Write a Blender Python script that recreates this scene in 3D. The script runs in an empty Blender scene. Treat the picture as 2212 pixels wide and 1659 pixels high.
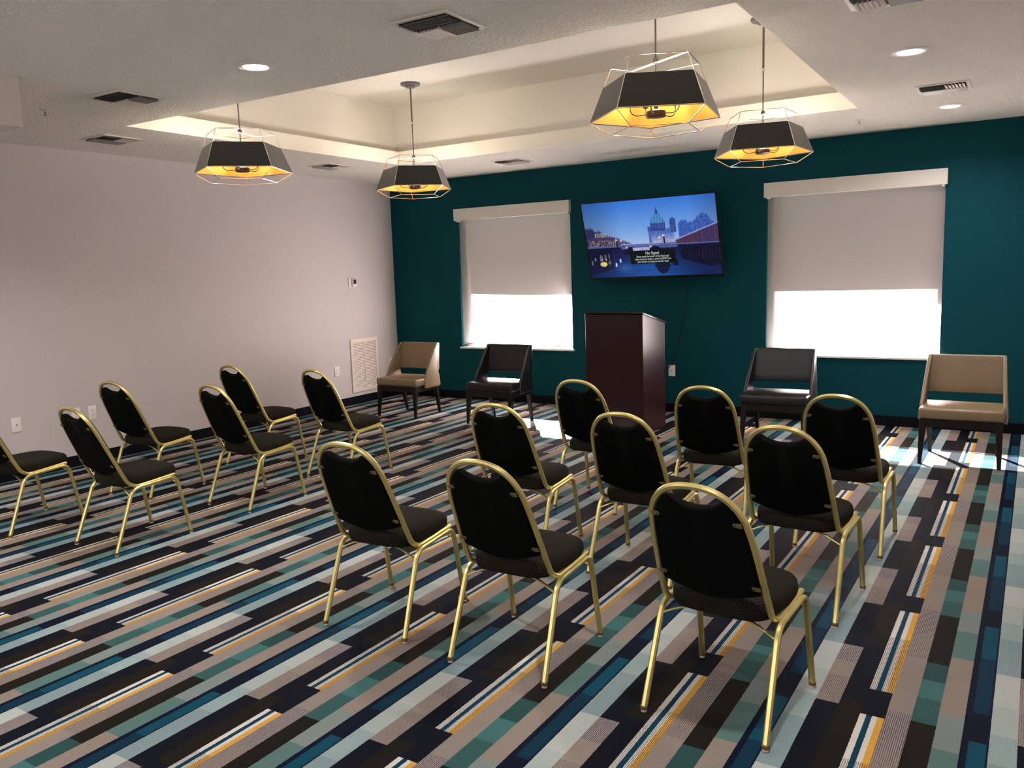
import bpy, bmesh, math, random
import numpy as np
from mathutils import Vector, Matrix
S = bpy.context.scene
C = S.collection
PI = math.pi
random.seed(4)

# ------------------------------------------------------------------ materials
def srgb(r, g, b):
    f = lambda c: (c/255/12.92) if c/255 <= .04045 else ((c/255+.055)/1.055)**2.4
    return (f(r), f(g), f(b), 1)

def mat(name, col, rough=.5, metal=0., spec=.5, **kw):
    m = bpy.data.materials.new(name); m.use_nodes = True
    b = m.node_tree.nodes['Principled BSDF']
    b.inputs['Base Color'].default_value = col if len(col) == 4 else (*col, 1)
    b.inputs['Roughness'].default_value = rough
    b.inputs['Metallic'].default_value = metal
    b.inputs['Specular IOR Level'].default_value = spec
    for k, v in kw.items():
        b.inputs[k.replace('_', ' ')].default_value = v
    return m

class NT:
    """small helper around a node tree"""
    def __init__(s, m):
        s.m = m; s.t = m.node_tree; s.n = s.t.nodes; s.l = s.t.links; s.b = s.n.get('Principled BSDF')
    def new(s, t, **kw):
        x = s.n.new(t)
        for k, v in kw.items(): setattr(x, k, v)
        return x
    def put(s, sock, v):
        if isinstance(v, (int, float)): sock.default_value = v
        elif isinstance(v, tuple): sock.default_value = v
        else: s.l.new(v, sock)
    def math(s, op, a, b=0., c=None):
        x = s.new('ShaderNodeMath', operation=op)
        s.put(x.inputs[0], a); s.put(x.inputs[1], b)
        if c is not None: s.put(x.inputs[2], c)
        return x.outputs[0]
    def mix(s, f, a, b, mode='MIX'):
        x = s.new('ShaderNodeMix', data_type='RGBA', blend_type=mode)
        s.put(x.inputs[0], f); s.put(x.inputs[6], a); s.put(x.inputs[7], b)
        return x.outputs[2]
    def obj(s):
        return s.new('ShaderNodeTexCoord').outputs['Object']
    def xyz(s, v):
        x = s.new('ShaderNodeSeparateXYZ'); s.l.new(v, x.inputs[0]); return x.outputs
    def noise(s, scale, detail=2., vec=None, rough=.5):
        x = s.new('ShaderNodeTexNoise'); x.inputs['Scale'].default_value = scale
        x.inputs['Detail'].default_value = detail; x.inputs['Roughness'].default_value = rough
        s.l.new(vec if vec is not None else s.obj(), x.inputs['Vector'])
        return x.outputs['Fac']
    def ramp(s, f, stops, interp='LINEAR'):
        x = s.new('ShaderNodeValToRGB'); r = x.color_ramp; r.interpolation = interp
        while len(r.elements) > 1: r.elements.remove(r.elements[-1])
        r.elements[0].position = stops[0][0]; r.elements[0].color = stops[0][1]
        for p, c in stops[1:]:
            e = r.elements.new(p); e.color = c
        s.put(x.inputs[0], f); return x.outputs
    def bump(s, h, strength=.3, dist=.01):
        x = s.new('ShaderNodeBump'); x.inputs['Strength'].default_value = strength
        x.inputs['Distance'].default_value = dist; s.l.new(h, x.inputs['Height'])
        s.l.new(x.outputs[0], s.b.inputs['Normal'])

def plaster(name, col, scale, strength, dist, rough=.85, detail=3., lo=.45, hi=.62):
    m = mat(name, col, rough, spec=.25); t = NT(m)
    n = t.noise(scale, detail)
    r = t.ramp(n, [(lo, (0, 0, 0, 1)), (hi, (1, 1, 1, 1))])
    t.bump(r[0], strength, dist)
    return m

M = {}
M['ceiling'] = plaster('knockdown_ceiling', srgb(230, 224, 215), 62, .95, .007, lo=.42, hi=.6)
M['ceiling_smooth'] = plaster('smooth_ceiling', srgb(226, 221, 212), 60, .1, .002)
M['bulkhead'] = plaster('bulkhead_paint', srgb(208, 198, 188), 60, .1, .002)
M['fascia'] = plaster('fascia_paint', srgb(242, 236, 224), 30, .15, .003)
def vinyl(name, col, amt):
    m = mat(name, col, .7, spec=.12); t = NT(m)
    o = t.obj(); mp = t.new('ShaderNodeMapping'); mp.inputs['Scale'].default_value = (1, 1, .06)
    t.l.new(o, mp.inputs[0])
    n = t.noise(140, 3., mp.outputs[0]); n2 = t.noise(1.6, 3.)
    c1 = tuple(c*(1-amt) for c in col[:3])+(1,); c2 = tuple(min(1, c*(1+amt)) for c in col[:3])+(1,)
    a = t.mix(n, c1, c2)
    t.l.new(a, t.b.inputs['Base Color'])
    t.bump(t.noise(220, 2., mp.outputs[0]), .12, .002)
    return m
M['wall_grey'] = vinyl('greige_vinyl_wall', srgb(194, 187, 185), .07)
M['wall_teal'] = vinyl('teal_vinyl_wall', srgb(3, 63, 72), .12)
M['base'] = mat('black_cove_base', srgb(7, 10, 18), .5, spec=.12)
M['trimwhite'] = mat('white_painted_trim', srgb(225, 218, 212), .45)
M['vinyl_white'] = mat('white_window_vinyl', srgb(225, 222, 218), .4)
M['valance'] = mat('cream_valance', srgb(226, 218, 208), .5)
M['plate'] = mat('white_plastic_plate', srgb(232, 222, 216), .35)
M['plate_dark'] = mat('dark_plastic', srgb(30, 30, 32), .3)
M['vent_paint'] = mat('cream_vent_paint', srgb(220, 208, 198), .5)
M['vent_metal'] = mat('dull_grey_vent_blade', srgb(120, 117, 112), .45, .3)
M['vent_dark'] = mat('vent_duct_black', srgb(12, 11, 11), .9)
M['chrome'] = mat('polished_steel_wire', srgb(205, 200, 195), .22, 1.)
M['steel_dark'] = mat('dark_nickel_stem', srgb(120, 114, 108), .3, 1.)
M['canopy'] = mat('grey_canopy_enamel', srgb(105, 105, 108), .35, .3)
M['hub'] = mat('dark_bronze_hub', srgb(44, 41, 38), .4, .5)
M['bar'] = mat('white_steel_bar', srgb(232, 230, 232), .45, .2)
M['rubber'] = mat('black_cord_rubber', srgb(10, 10, 11), .6)
M['black_plastic'] = mat('tv_black_plastic', srgb(8, 8, 10), .3)
M['glide'] = mat('clear_nylon_glide', srgb(190, 180, 170), .3)
M['ferrule'] = mat('rusty_leg_ferrule', srgb(120, 92, 54), .5, .6)
M['wood_dark'] = mat('espresso_wood_leg', srgb(26, 17, 15), .4, spec=.25)
M['concrete'] = mat('outdoor_dark_turf', srgb(19, 20, 17), .95, spec=.05)
M['sun_block'] = mat('sun_block_dark', srgb(52, 44, 38), .8, spec=.1)

# brushed gold tube
m = mat('brass_anodised_tube', srgb(214, 197, 128), .34, .88); t = NT(m)
n = t.noise(24, 2.)
t.l.new(t.mix(n, srgb(206, 188, 117), srgb(222, 205, 138)), t.b.inputs['Base Color'])
r = t.ramp(n, [(.3, (.30, .30, .30, 1)), (.7, (.38, .38, .38, 1))]); t.l.new(r[0], t.b.inputs['Roughness'])
M['gold'] = m
# gold tab
M['tab'] = mat('dull_gold_tab', srgb(122, 108, 74), .5, .6)

# black dotted upholstery
def dotted(name, base, dot, amount):
    m = mat(name, base, .9, spec=.08); t = NT(m)
    o = t.obj(); x, y, z = t.xyz(o)
    k = 140.
    nx_, ny_, nz_ = t.xyz(t.new('ShaderNodeTexCoord').outputs['Normal'])
    ax = t.math('GREATER_THAN', t.math('ABSOLUTE', nx_), .72); az = t.math('GREATER_THAN', t.math('ABSOLUTE', nz_), .62)
    def pick(f, a_, b_):
        q = t.new('ShaderNodeMix', data_type='FLOAT'); t.put(q.inputs[0], f); t.put(q.inputs[2], a_); t.put(q.inputs[3], b_); return q.outputs[0]
    p1 = pick(ax, x, y); p2 = pick(az, z, y); p2 = pick(ax, p2, z); p1 = pick(az, p1, x); p2 = pick(az, p2, y)
    a = t.math('MULTIPLY', t.math('ADD', p1, p2), k*.72)
    b = t.math('MULTIPLY', t.math('SUBTRACT', p1, p2), k*.72)
    a2 = a
    fa = t.math('ABSOLUTE', t.math('SUBTRACT', t.math('FRACT', a2), .5))
    fb = t.math('ABSOLUTE', t.math('SUBTRACT', t.math('FRACT', b), .5))
    d = t.math('ADD', fa, t.math('MULTIPLY', fb, .9))
    k1 = t.math('LESS_THAN', d, .30)
    k1 = t.math('MULTIPLY', k1, amount)
    t.l.new(t.mix(k1, base, dot), t.b.inputs['Base Color'])
    t.bump(t.noise(500, 2.), .25, .002)
    return m
M['seat_fabric'] = dotted('black_seat_fabric_with_tan_dots', srgb(17, 15, 12), srgb(78, 70, 54), .6)
M['back_fabric'] = dotted('black_back_fabric', srgb(4, 4, 4), srgb(20, 19, 15), .6)

def leather(name, col, dark, rough):
    m = mat(name, col, rough, spec=.5); t = NT(m)
    n = t.noise(4.5, 4.)
    t.l.new(t.mix(n, dark, col), t.b.inputs['Base Color'])
    v = t.new('ShaderNodeTexVoronoi'); v.inputs['Scale'].default_value = 260; t.l.new(t.obj(), v.inputs['Vector'])
    t.bump(v.outputs['Distance'], .12, .002)
    return m
M['tan'] = leather('tan_leather', srgb(136, 116, 88), srgb(118, 99, 74), .36)
M['black_leather'] = leather('black_leather', srgb(30, 27, 30), srgb(22, 20, 22), .32)

# mahogany laminate
m = mat('mahogany_laminate', srgb(58, 22, 20), .28, spec=.42); t = NT(m)
mp = t.new('ShaderNodeMapping'); mp.inputs['Scale'].default_value = (1, 1, .05); t.l.new(t.obj(), mp.inputs[0])
n = t.noise(55, 4., mp.outputs[0])
t.l.new(t.mix(n, srgb(26, 7, 8), srgb(44, 13, 14)), t.b.inputs['Base Color'])
M['mahogany'] = m

# lamp shade: black outside, gold lining
M['shade_black'] = mat('black_shade_fabric', srgb(17, 17, 17), .5, spec=.5, Sheen_Weight=.35, Sheen_Roughness=.4)
M['shade_gold'] = mat('gold_foil_lining', srgb(222, 150, 62), .5, .2)

def emis(name, col, strength):
    m = bpy.data.materials.new(name); m.use_nodes = True
    nt = m.node_tree; nt.nodes.clear()
    e = nt.nodes.new('ShaderNodeEmission'); o = nt.nodes.new('ShaderNodeOutputMaterial')
    e.inputs[0].default_value = col; e.inputs[1].default_value = strength
    nt.links.new(e.outputs[0], o.inputs[0]); return m
M['lens'] = emis('downlight_lens_glow', (1, .97, .95, 1), 9)
M['bulb'] = emis('warm_bulb_glow', (1, .82, .52, 1), 14)

# window glass (thin)
m = bpy.data.materials.new('window_glass'); m.use_nodes = True; nt = m.node_tree; nt.nodes.clear()
o = nt.nodes.new('ShaderNodeOutputMaterial'); mx = nt.nodes.new('ShaderNodeMixShader')
tr = nt.nodes.new('ShaderNodeBsdfTransparent'); gl = nt.nodes.new('ShaderNodeBsdfGlossy')
tr.inputs[0].default_value = (.93, .96, .95, 1); gl.inputs['Roughness'].default_value = .02
mx.inputs[0].default_value = .05; nt.links.new(tr.outputs[0], mx.inputs[1]); nt.links.new(gl.outputs[0], mx.inputs[2])
nt.links.new(mx.outputs[0], o.inputs[0]); M['glass'] = m

# roller shade fabric: translucent screen cloth
m = bpy.data.materials.new('roller_shade_cloth'); m.use_nodes = True; nt = m.node_tree; nt.nodes.clear()
o = nt.nodes.new('ShaderNodeOutputMaterial'); mx = nt.nodes.new('ShaderNodeMixShader')
df = nt.nodes.new('ShaderNodeBsdfDiffuse'); tl = nt.nodes.new('ShaderNodeBsdfTranslucent')
df.inputs[0].default_value = srgb(126, 108, 106); tl.inputs[0].default_value = (.72, .60, .60, 1)
mx.inputs[0].default_value = .42
nt.links.new(df.outputs[0], mx.inputs[1]); nt.links.new(tl.outputs[0], mx.inputs[2])
m2 = nt.nodes.new('ShaderNodeMixShader'); tp = nt.nodes.new('ShaderNodeBsdfTransparent'); m2.inputs[0].default_value = .13   # open weave
nt.links.new(mx.outputs[0], m2.inputs[1]); nt.links.new(tp.outputs[0], m2.inputs[2]); nt.links.new(m2.outputs[0], o.inputs[0])
M['shade_cloth'] = m

# ------------------------------------------------------------------ carpet
def carpet():
    m = mat('striped_block_carpet', (.1, .1, .1, 1), .7, spec=.1); t = NT(m)
    PX, PY = .6632, 1.05
    x, y, z = t.xyz(t.obj())
    # wobble of the woven block edges
    nz = t.noise(120, 2.)
    nzc = t.math('MULTIPLY', t.math('SUBTRACT', nz, .5), .006)
    xx = t.math('ADD', x, t.math('MULTIPLY', t.math('ADD', y, 5.2), -.012))
    xx = t.math('ADD', xx, nzc)
    u = t.math('DIVIDE', t.math('SUBTRACT', xx, 6.754-20*PX), PX)
    u8 = t.math('MULTIPLY', t.math('FRACT', u), 8.)
    v = t.math('FRACT', t.math('DIVIDE', t.math('SUBTRACT', -3.716+20*PY, t.math('ADD', y, nzc)), PY))
    sub = t.math('FRACT', u8)
    k = srgb
    A = lambda c, a: (c[0], c[1], c[2], a)   # alpha = amount of woven line texture
    navy = A(k(14, 16, 26), .0); brown = A(k(27, 23, 18), 0.); white = A(k(196, 188, 180), .05)
    dtex = A(k(146, 134, 132), 1.); beige = A(k(134, 121, 112), .1); mtex = A(k(140, 126, 118), .7)
    cols = [
      [(0, A(k(138, 154, 153), .12)), (.12, A(k(126, 144, 145), .25)), (.46, A(k(164, 168, 162), .05)), (.72, A(k(154, 162, 157), .1)), (.93, A(k(138, 154, 153), .15))],
      [(0, navy), (.46, dtex), (.611, beige), (.75, mtex), (.965, navy)],
      [(0, brown), (.41, navy), (.915, brown)],
      None,
      [(0, dtex), (.21, mtex), (.455, beige), (.93, dtex)],
      [(0, brown), (.478, A(k(42, 74, 73), .35)), (.633, A(k(62, 102, 99), .05)), (.785, A(k(52, 86, 84), .3)), (.968, brown)],
      [(0, A(k(118, 127, 122), .08)), (.11, A(k(84, 110, 106), .1)), (.39, A(k(134, 121, 111), .12)), (.868, A(k(118, 127, 122), .08))],
      None]
    def rmp(st):
        return t.ramp(v, st, 'CONSTANT')
    outs = []
    for c in cols:
        outs.append(rmp(c) if c else None)
    # column 3: white/teal/white/gold bundle interrupted by navy
    bund = t.ramp(sub, [(0, k(196, 188, 180)), (.26, k(14, 54, 72)), (.50, k(196, 188, 180)), (.72, k(196, 146, 62))], 'CONSTANT')[0]
    tx = t.ramp(v, [(0, (0, 0, 0, .0)), (.305, (0, 0, 0, .9)), (.803, (0, 0, 0, 0))], 'CONSTANT')
    isteal = t.math('MULTIPLY', t.math('GREATER_THAN', sub, .26), t.math('LESS_THAN', sub, .50))
    c3 = t.mix(t.math('GREATER_THAN', v, .803), bund, navy[:3]+(1,))
    a3 = t.math('MULTIPLY', tx[1], t.math('SUBTRACT', 1., isteal))
    # column 7: blue rectangle inside navy
    ins = t.ramp(v, [(0, k(12, 17, 34)), (.008, k(14, 66, 84)), (.34, k(12, 44, 62)), (.805, k(12, 17, 34))], 'CONSTANT')[0]
    inb = t.math('MULTIPLY', t.math('GREATER_THAN', sub, .27), t.math('LESS_THAN', sub, .92))
    c7 = t.mix(inb, k(12, 17, 34), ins)
    col = outs[0][0]; alp = outs[0][1]
    for i in range(1, 8):
        g = t.math('GREATER_THAN', u8, float(i))
        ci, ai = (c3, a3) if i == 3 else ((c7, .0) if i == 7 else (outs[i][0], outs[i][1]))
        col = t.mix(g, col, ci)
        x2 = t.new('ShaderNodeMix', data_type='FLOAT'); t.put(x2.inputs[0], g); t.put(x2.inputs[2], alp); t.put(x2.inputs[3], ai)
        alp = x2.outputs[0]
    # woven lines run along the stripes, loops across them
    ln = t.math('SINE', t.math('MULTIPLY', xx, 2*PI/.0066)); ln = t.math('MULTIPLY', t.math('ADD', ln, 1.), .5)
    lp = t.math('SINE', t.math('MULTIPLY', y, 2*PI/.006)); lp = t.math('MULTIPLY', t.math('ADD', lp, 1.), .5)
    line = t.math('MULTIPLY', t.math('LESS_THAN', ln, .42), t.math('MULTIPLY', alp, .78))
    col = t.mix(line, col, k(30, 26, 26))
    sp = t.noise(420, 2.); sp = t.ramp(sp, [(.3, (.70, .70, .70, 1)), (.7, (1.2, 1.2, 1.2, 1))])[0]
    col = t.mix(1., col, sp, 'MULTIPLY')
    big = t.noise(1.3, 3.); big = t.ramp(big, [(.3, (.9, .9, .9, 1)), (.7, (1.08, 1.08, 1.08, 1))])[0]
    col = t.mix(1., col, big, 'MULTIPLY')
    t.l.new(col, t.b.inputs['Base Color'])
    h = t.math('ADD', t.math('MULTIPLY', lp, .4), t.noise(300, 2.))
    t.bump(h, .5, .004)
    t.b.inputs['Specular IOR Level'].default_value = .035
    return m
M['carpet'] = carpet()

# ------------------------------------------------------------------ mesh helpers
def box(bm, lo, hi, bev=0., seg=2, mi=0, mtx=None):
    lo = Vector(lo); hi = Vector(hi)
    r = bmesh.ops.create_cube(bm, size=1.)
    vs = r['verts']
    for v in vs:
        v.co = Vector([lo[i]+(v.co[i]+.5)*(hi[i]-lo[i]) for i in range(3)])
    fs = set(f for v in vs for f in v.link_faces)
    if bev > 0:
        es = set(e for v in vs for e in v.link_edges)
        rr = bmesh.ops.bevel(bm, geom=list(es), offset=bev, segments=seg, profile=.5, affect='EDGES')
        vs = list(set(v for f in rr['faces'] for v in f.verts) | set(v for v in vs if v.is_valid))
        fs = set(f for v in vs for f in v.link_faces)
    for f in fs: f.material_index = mi
    if mtx is not None:
        for v in vs: v.co = mtx @ v.co
    return vs

def profile_sq(w, h=None, ch=.25):
    h = h or w; a, b = w/2, h/2; c = ch*min(w, h)
    return [(a, -b+c), (a, b-c), (a-c, b), (-a+c, b), (-a, b-c), (-a, -b+c), (-a+c, -b), (a-c, -b)]
def profile_ci(r, n=8):
    return [(r*math.cos(2*PI*i/n), r*math.sin(2*PI*i/n)) for i in range(n)]

def tube(bm, pts, prof, side=None, closed=False, cap=True, mi=0, taper=None):
    """sweep a profile; 'side' is the reference direction kept as the profile x axis"""
    P = [Vector(p) for p in pts]; n = len(P); rings = []
    ref = Vector(side) if side is not None else None
    prev = None
    for i in range(n):
        a = P[(i-1) % n] if (closed or i > 0) else P[i]
        b = P[(i+1) % n] if (closed or i < n-1) else P[i]
        t = (b-a).normalized()
        if ref is not None: s = (ref-t*ref.dot(t))
        elif prev is not None: s = prev-t*prev.dot(t)
        else:
            s = t.cross(Vector((0, 0, 1)))
            if s.length < .1: s = t.cross(Vector((1, 0, 0)))
        s.normalize(); prev = s
        u = t.cross(s)
        # mitre
        k = 1.
        if 0 < i < n-1 or closed:
            t1 = (P[i]-a).normalized(); c = max(.5, t1.dot(t)); k = 1/c
        sc = taper[i] if taper else 1.
        rings.append([bm.verts.new(P[i]+(s*x+u*y*k)*sc) for x, y in prof])
    m = len(prof); fs = []
    for i in range(n if closed else n-1):
        A, B = rings[i], rings[(i+1) % n]
        for j in range(m):
            fs.append(bm.faces.new((A[j], A[(j+1) % m], B[(j+1) % m], B[j])))
    if cap and not closed:
        fs.append(bm.faces.new(rings[0][::-1])); fs.append(bm.faces.new(rings[-1]))
    for f in fs: f.material_index = mi
    return rings

def lathe(bm, prof, n=24, c=(0, 0, 0), mi=0, capb=True, capt=True):
    rings = []
    for r, z in prof:
        rings.append([bm.verts.new((c[0]+r*math.cos(2*PI*i/n), c[1]+r*math.sin(2*PI*i/n), c[2]+z)) for i in range(n)])
    fs = []
    for a, b in zip(rings, rings[1:]):
        for j in range(n): fs.append(bm.faces.new((a[j], a[(j+1) % n], b[(j+1) % n], b[j])))
    if capb: fs.append(bm.faces.new(rings[0][::-1]))
    if capt: fs.append(bm.faces.new(rings[-1]))
    for f in fs: f.material_index = mi

def prism(bm, poly, vec, mi=0, bev=0., seg=2):
    """extrude a planar polygon by vec"""
    vec = Vector(vec); a = [bm.verts.new(Vector(p)) for p in poly]; b = [bm.verts.new(Vector(p)+vec) for p in poly]
    n = len(poly); fs = [bm.faces.new(a[::-1]), bm.faces.new(b)]
    for i in range(n): fs.append(bm.faces.new((a[i], a[(i+1) % n], b[(i+1) % n], b[i])))
    bmesh.ops.recalc_face_normals(bm, faces=fs)
    for f in fs: f.material_index = mi
    if bev:
        es = set(e for f in fs for e in f.edges)
        bmesh.ops.bevel(bm, geom=list(es), offset=bev, segments=seg, profile=.5, affect='EDGES')

def fillet(pts, rad, seg=6):
    """round the inner corners of a polyline"""
    P = [Vector(p) for p in pts]; out = [P[0]]
    for i in range(1, len(P)-1):
        r = rad[i] if isinstance(rad, (list, tuple)) else rad
        a, b, c = P[i-1], P[i], P[i+1]
        d1 = (a-b); d2 = (c-b); r = min(r, d1.length*.48, d2.length*.48)
        if r <= 0: out.append(b); continue
        p1 = b+d1.normalized()*r; p2 = b+d2.normalized()*r
        for k in range(seg+1):
            t = k/seg; out.append((1-t)**2*p1+2*t*(1-t)*b+t*t*p2)
    out.append(P[-1]); return out

def obj(name, bm, mats, parent=None, loc=None, smooth=True, ang=35):
    me = bpy.data.meshes.new(name)
    bmesh.ops.recalc_face_normals(bm, faces=bm.faces)
    bm.to_mesh(me); bm.free()
    for mm in (mats if isinstance(mats, (list, tuple)) else [mats]): me.materials.append(mm)
    if smooth:
        me.polygons.foreach_set('use_smooth', [True]*len(me.polygons))
        me.set_sharp_from_angle(angle=math.radians(ang))
    o = bpy.data.objects.new(name, me); C.objects.link(o)
    if loc is not None: o.location = loc
    if parent is not None: o.parent = parent
    return o
def bmn(): return bmesh.new()

def thing(name, label, cat, loc=(0, 0, 0), rz=0., group=None):
    o = bpy.data.objects.new(name, None); C.objects.link(o); o.location = loc; o.rotation_euler = (0, 0, rz)
    o.empty_display_size = .1
    o['label'] = label; o['category'] = cat
    if group: o['group'] = group
    return o
def tag(o, label, cat, group=None):
    o['label'] = label; o['category'] = cat
    if group: o['group'] = group
    return o
def struct(name, bm, mats, smooth=False):
    o = obj(name, bm, mats, smooth=smooth); o['kind'] = 'structure'; return o
def dup(root, loc, rz, label, group=None):
    r = root.copy(); C.objects.link(r); r.location = loc; r.rotation_euler = (0, 0, rz); r['label'] = label
    if group: r['group'] = group
    for ch in list(root.children):
        c = ch.copy(); C.objects.link(c); c.parent = r
        for g in list(ch.children):
            d = g.copy(); C.objects.link(d); d.parent = c
    return r

# ------------------------------------------------------------------ room shell
XR, YN = 7.92, -10.9           # right wall, near (rear) wall
H = 2.896; FT = 3.041; ZC = 3.57; YB = .22
bm = bmn(); box(bm, (-.15, YN-.15, -.12), (XR+.15, YB, 0)); struct('floor', bm, M['carpet'])
bm = bmn(); box(bm, (-.15, YN-.15, 0), (0, YB, ZC+.1)); struct('wall_left', bm, M['wall_grey'])
bm = bmn(); box(bm, (XR, YN-.15, 0), (XR+.15, YB, ZC+.1)); struct('wall_right', bm, M['wall_grey'])
bm = bmn(); box(bm, (0, YN-.15, 0), (XR, YN, ZC+.1)); struct('wall_rear', bm, M['wall_grey'])
W1 = (1.103, 2.785); W2 = (5.095, 6.785); WZ = (.684, 2.43)
bm = bmn()
for a, b in ((0, W1[0]), (W1[1], W2[0]), (W2[1], XR)): box(bm, (a, 0, 0), (b, YB, ZC+.1))
for a, b in (W1, W2):
    box(bm, (a, 0, 0), (b, YB, WZ[0])); box(bm, (a, 0, WZ[1]), (b, YB, ZC+.1))
struct('wall_back', bm, M['wall_teal'])
# ceiling with tray opening
TX = (1.405, 6.225); TY = (-4.83, -1.485)
bm = bmn()
def slab(bm, x0, x1, y0, y1, z0, z1): box(bm, (x0, y0, z0), (x1, y1, z1))
slab(bm, 0, XR, TY[1], 0, H, FT); slab(bm, 0, XR, YN, TY[0], H, FT)
slab(bm, 0, TX[0], TY[0], TY[1], H, FT); slab(bm, TX[1], XR, TY[0], TY[1], H, FT)
ceil = struct('ceiling', bm, M['ceiling'])
bm = bmn(); q = .004
box(bm, (TX[0]+q, TY[1]-q, H), (TX[1]-q, TY[1], FT)); box(bm, (TX[0]+q, TY[0], H), (TX[1]-q, TY[0]+q, FT))
box(bm, (TX[0], TY[0], H), (TX[0]+q, TY[1], FT)); box(bm, (TX[1]-q, TY[0], H), (TX[1], TY[1], FT))
obj('tray_fascia', bm, M['fascia'], ceil, smooth=False)
R = .205
bm = bmn()
x0, x1, y0, y1 = TX[0]-R, TX[1]+R, TY[0]-R, TY[1]+R
box(bm, (x0-.1, y1, FT), (x1+.1, y1+.1, ZC)); box(bm, (x0-.1, y0-.1, FT), (x1+.1, y0, ZC))
box(bm, (x0-.1, y0, FT), (x0, y1, ZC)); box(bm, (x1, y0, FT), (x1+.1, y1, ZC))
box(bm, (x0-.1, y0-.1, ZC), (x1+.1, y1+.1, ZC+.1))
obj('tray_recess', bm, M['ceiling_smooth'], ceil, smooth=False)
bm = bmn(); box(bm, (0, YN, 2.605), (2.385, -6.15, H)); struct('ceiling_bulkhead', bm, M['bulkhead'])
# baseboards
def baseboard(name, lo, hi):
    bm = bmn(); box(bm, lo, hi, .003, 1); struct(name, bm, M['base'])
baseboard('baseboard_left', (0, YN, 0), (.011, 0, .105)); baseboard('baseboard_back', (.011, -.011, 0), (XR-.011, 0, .105))
baseboard('baseboard_right', (XR-.011, YN, 0), (XR, 0, .105)); baseboard('baseboard_rear', (.011, YN, 0), (XR-.011, YN+.011, .105))

# ------------------------------------------------------------------ windows and shades
def window(idx, X, lab):
    x0, x1 = X; z0, z1 = WZ
    e = bpy.data.objects.new('window_%d' % idx, None); C.objects.link(e); e['kind'] = 'structure'; e.location = (x0, 0, z0)
    T = Matrix.Translation((-x0, 0, -z0))
    bm = bmn()   # reveal lining
    box(bm, (x0, .0, z0), (x0+.012, YB, z1), mtx=T); box(bm, (x1-.012, .0, z0), (x1, YB, z1), mtx=T); box(bm, (x0, 0, z1-.012), (x1, YB, z1), mtx=T)
    obj('window_reveal', bm, M['wall_teal'], e, smooth=False)
    bm = bmn(); box(bm, (x0-.012, -.028, z0-.008), (x1+.012, YB-.03, z0+.014), .004, 2, mtx=T); obj('window_sill', bm, M['trimwhite'], e)
    bm = bmn(); f = .055; a, b = .13, .19
    box(bm, (x0+.012, a, z0), (x0+f, b, z1-.012), mtx=T); box(bm, (x1-f, a, z0), (x1-.012, b, z1-.012), mtx=T)
    box(bm, (x0+f, a, z0), (x1-f, b, z0+.045), mtx=T); box(bm, (x0+f, a, z1-f), (x1-f, b, z1-.012), mtx=T)
    obj('window_frame', bm, M['vinyl_white'], e, smooth=False)
    bm = bmn(); box(bm, (x0+f, .158, z0+.045), (x1-f, .162, z1-f), mtx=T); obj('window_pane', bm, M['glass'], e, smooth=False)
    return e
window(1, W1, ''); window(2, W2, '')

def roller(X, label, zb, tabx):
    x0, x1 = X
    e = thing('roller_shade', label, 'window shade', ((x0+x1)/2, -.01, 2.34), 0, 'roller shades on the teal wall')
    o = e.location.copy(); T = Matrix.Translation(-o)
    bm = bmn(); box(bm, (x0-.005, -.062, 2.345), (x1+.005, -.002, 2.492), .002, 1, mtx=T)
    obj('valance', bm, M['valance'], e)
    for xx in (x0+.03, x1-.03):
        bm = bmn(); box(bm, (xx-.012, -.05, 2.330), (xx+.012, .03, 2.345), .002, 1, mtx=T); obj('bracket', bm, M['vinyl_white'], e)
    # cloth
    bm = bmn(); xa, xb = x0+.016, x1-.016; nz = 24; nx = 16; vs = []
    for j in range(nz+1):
        row = []
        for i in range(nx+1):
            u, w = i/nx, j/nz
            row.append(bm.verts.new(T @ Vector((xa+(xb-xa)*u, .034+.002*math.sin(u*7)*w, 2.41+(zb-2.41)*w))))
        vs.append(row)
    for j in range(nz):
        for i in range(nx): bm.faces.new((vs[j][i], vs[j][i+1], vs[j+1][i+1], vs[j+1][i]))
    obj('shade_cloth', bm, M['shade_cloth'], e)
    bm = bmn(); box(bm, (xa, .026, zb-.016), (xb, .042, zb+.004), .004, 2, mtx=T); hb = obj('hem_bar', bm, M['valance'], e)
    bm = bmn(); box(bm, (tabx-.05, .017, zb-.022), (tabx+.05, .027, zb+.012), .006, 2, mtx=T); obj('pull_tab', bm, M['vinyl_white'], hb)
    return e
roller(W1, 'drawn grey roller shade on the narrower-looking window left of the television', .742, 2.55)
roller(W2, 'drawn grey roller shade on the larger-looking window right of the television', .762, 5.95)

# outdoors: ground, and an unseen roof slab added to shade the upper glass
bm = bmn(); box(bm, (-30, YB, -.25), (40, 45, -.15)); struct('ground', bm, M['concrete'])
bm = bmn()
prism(bm, [(-8, YB, 2.9), (16, YB, 2.9), (16, 2.93, 2.9), (-8, 1.77, 2.9)], (0, 0, .2)); struct('sun_block_roof', bm, M['sun_block'])

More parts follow.
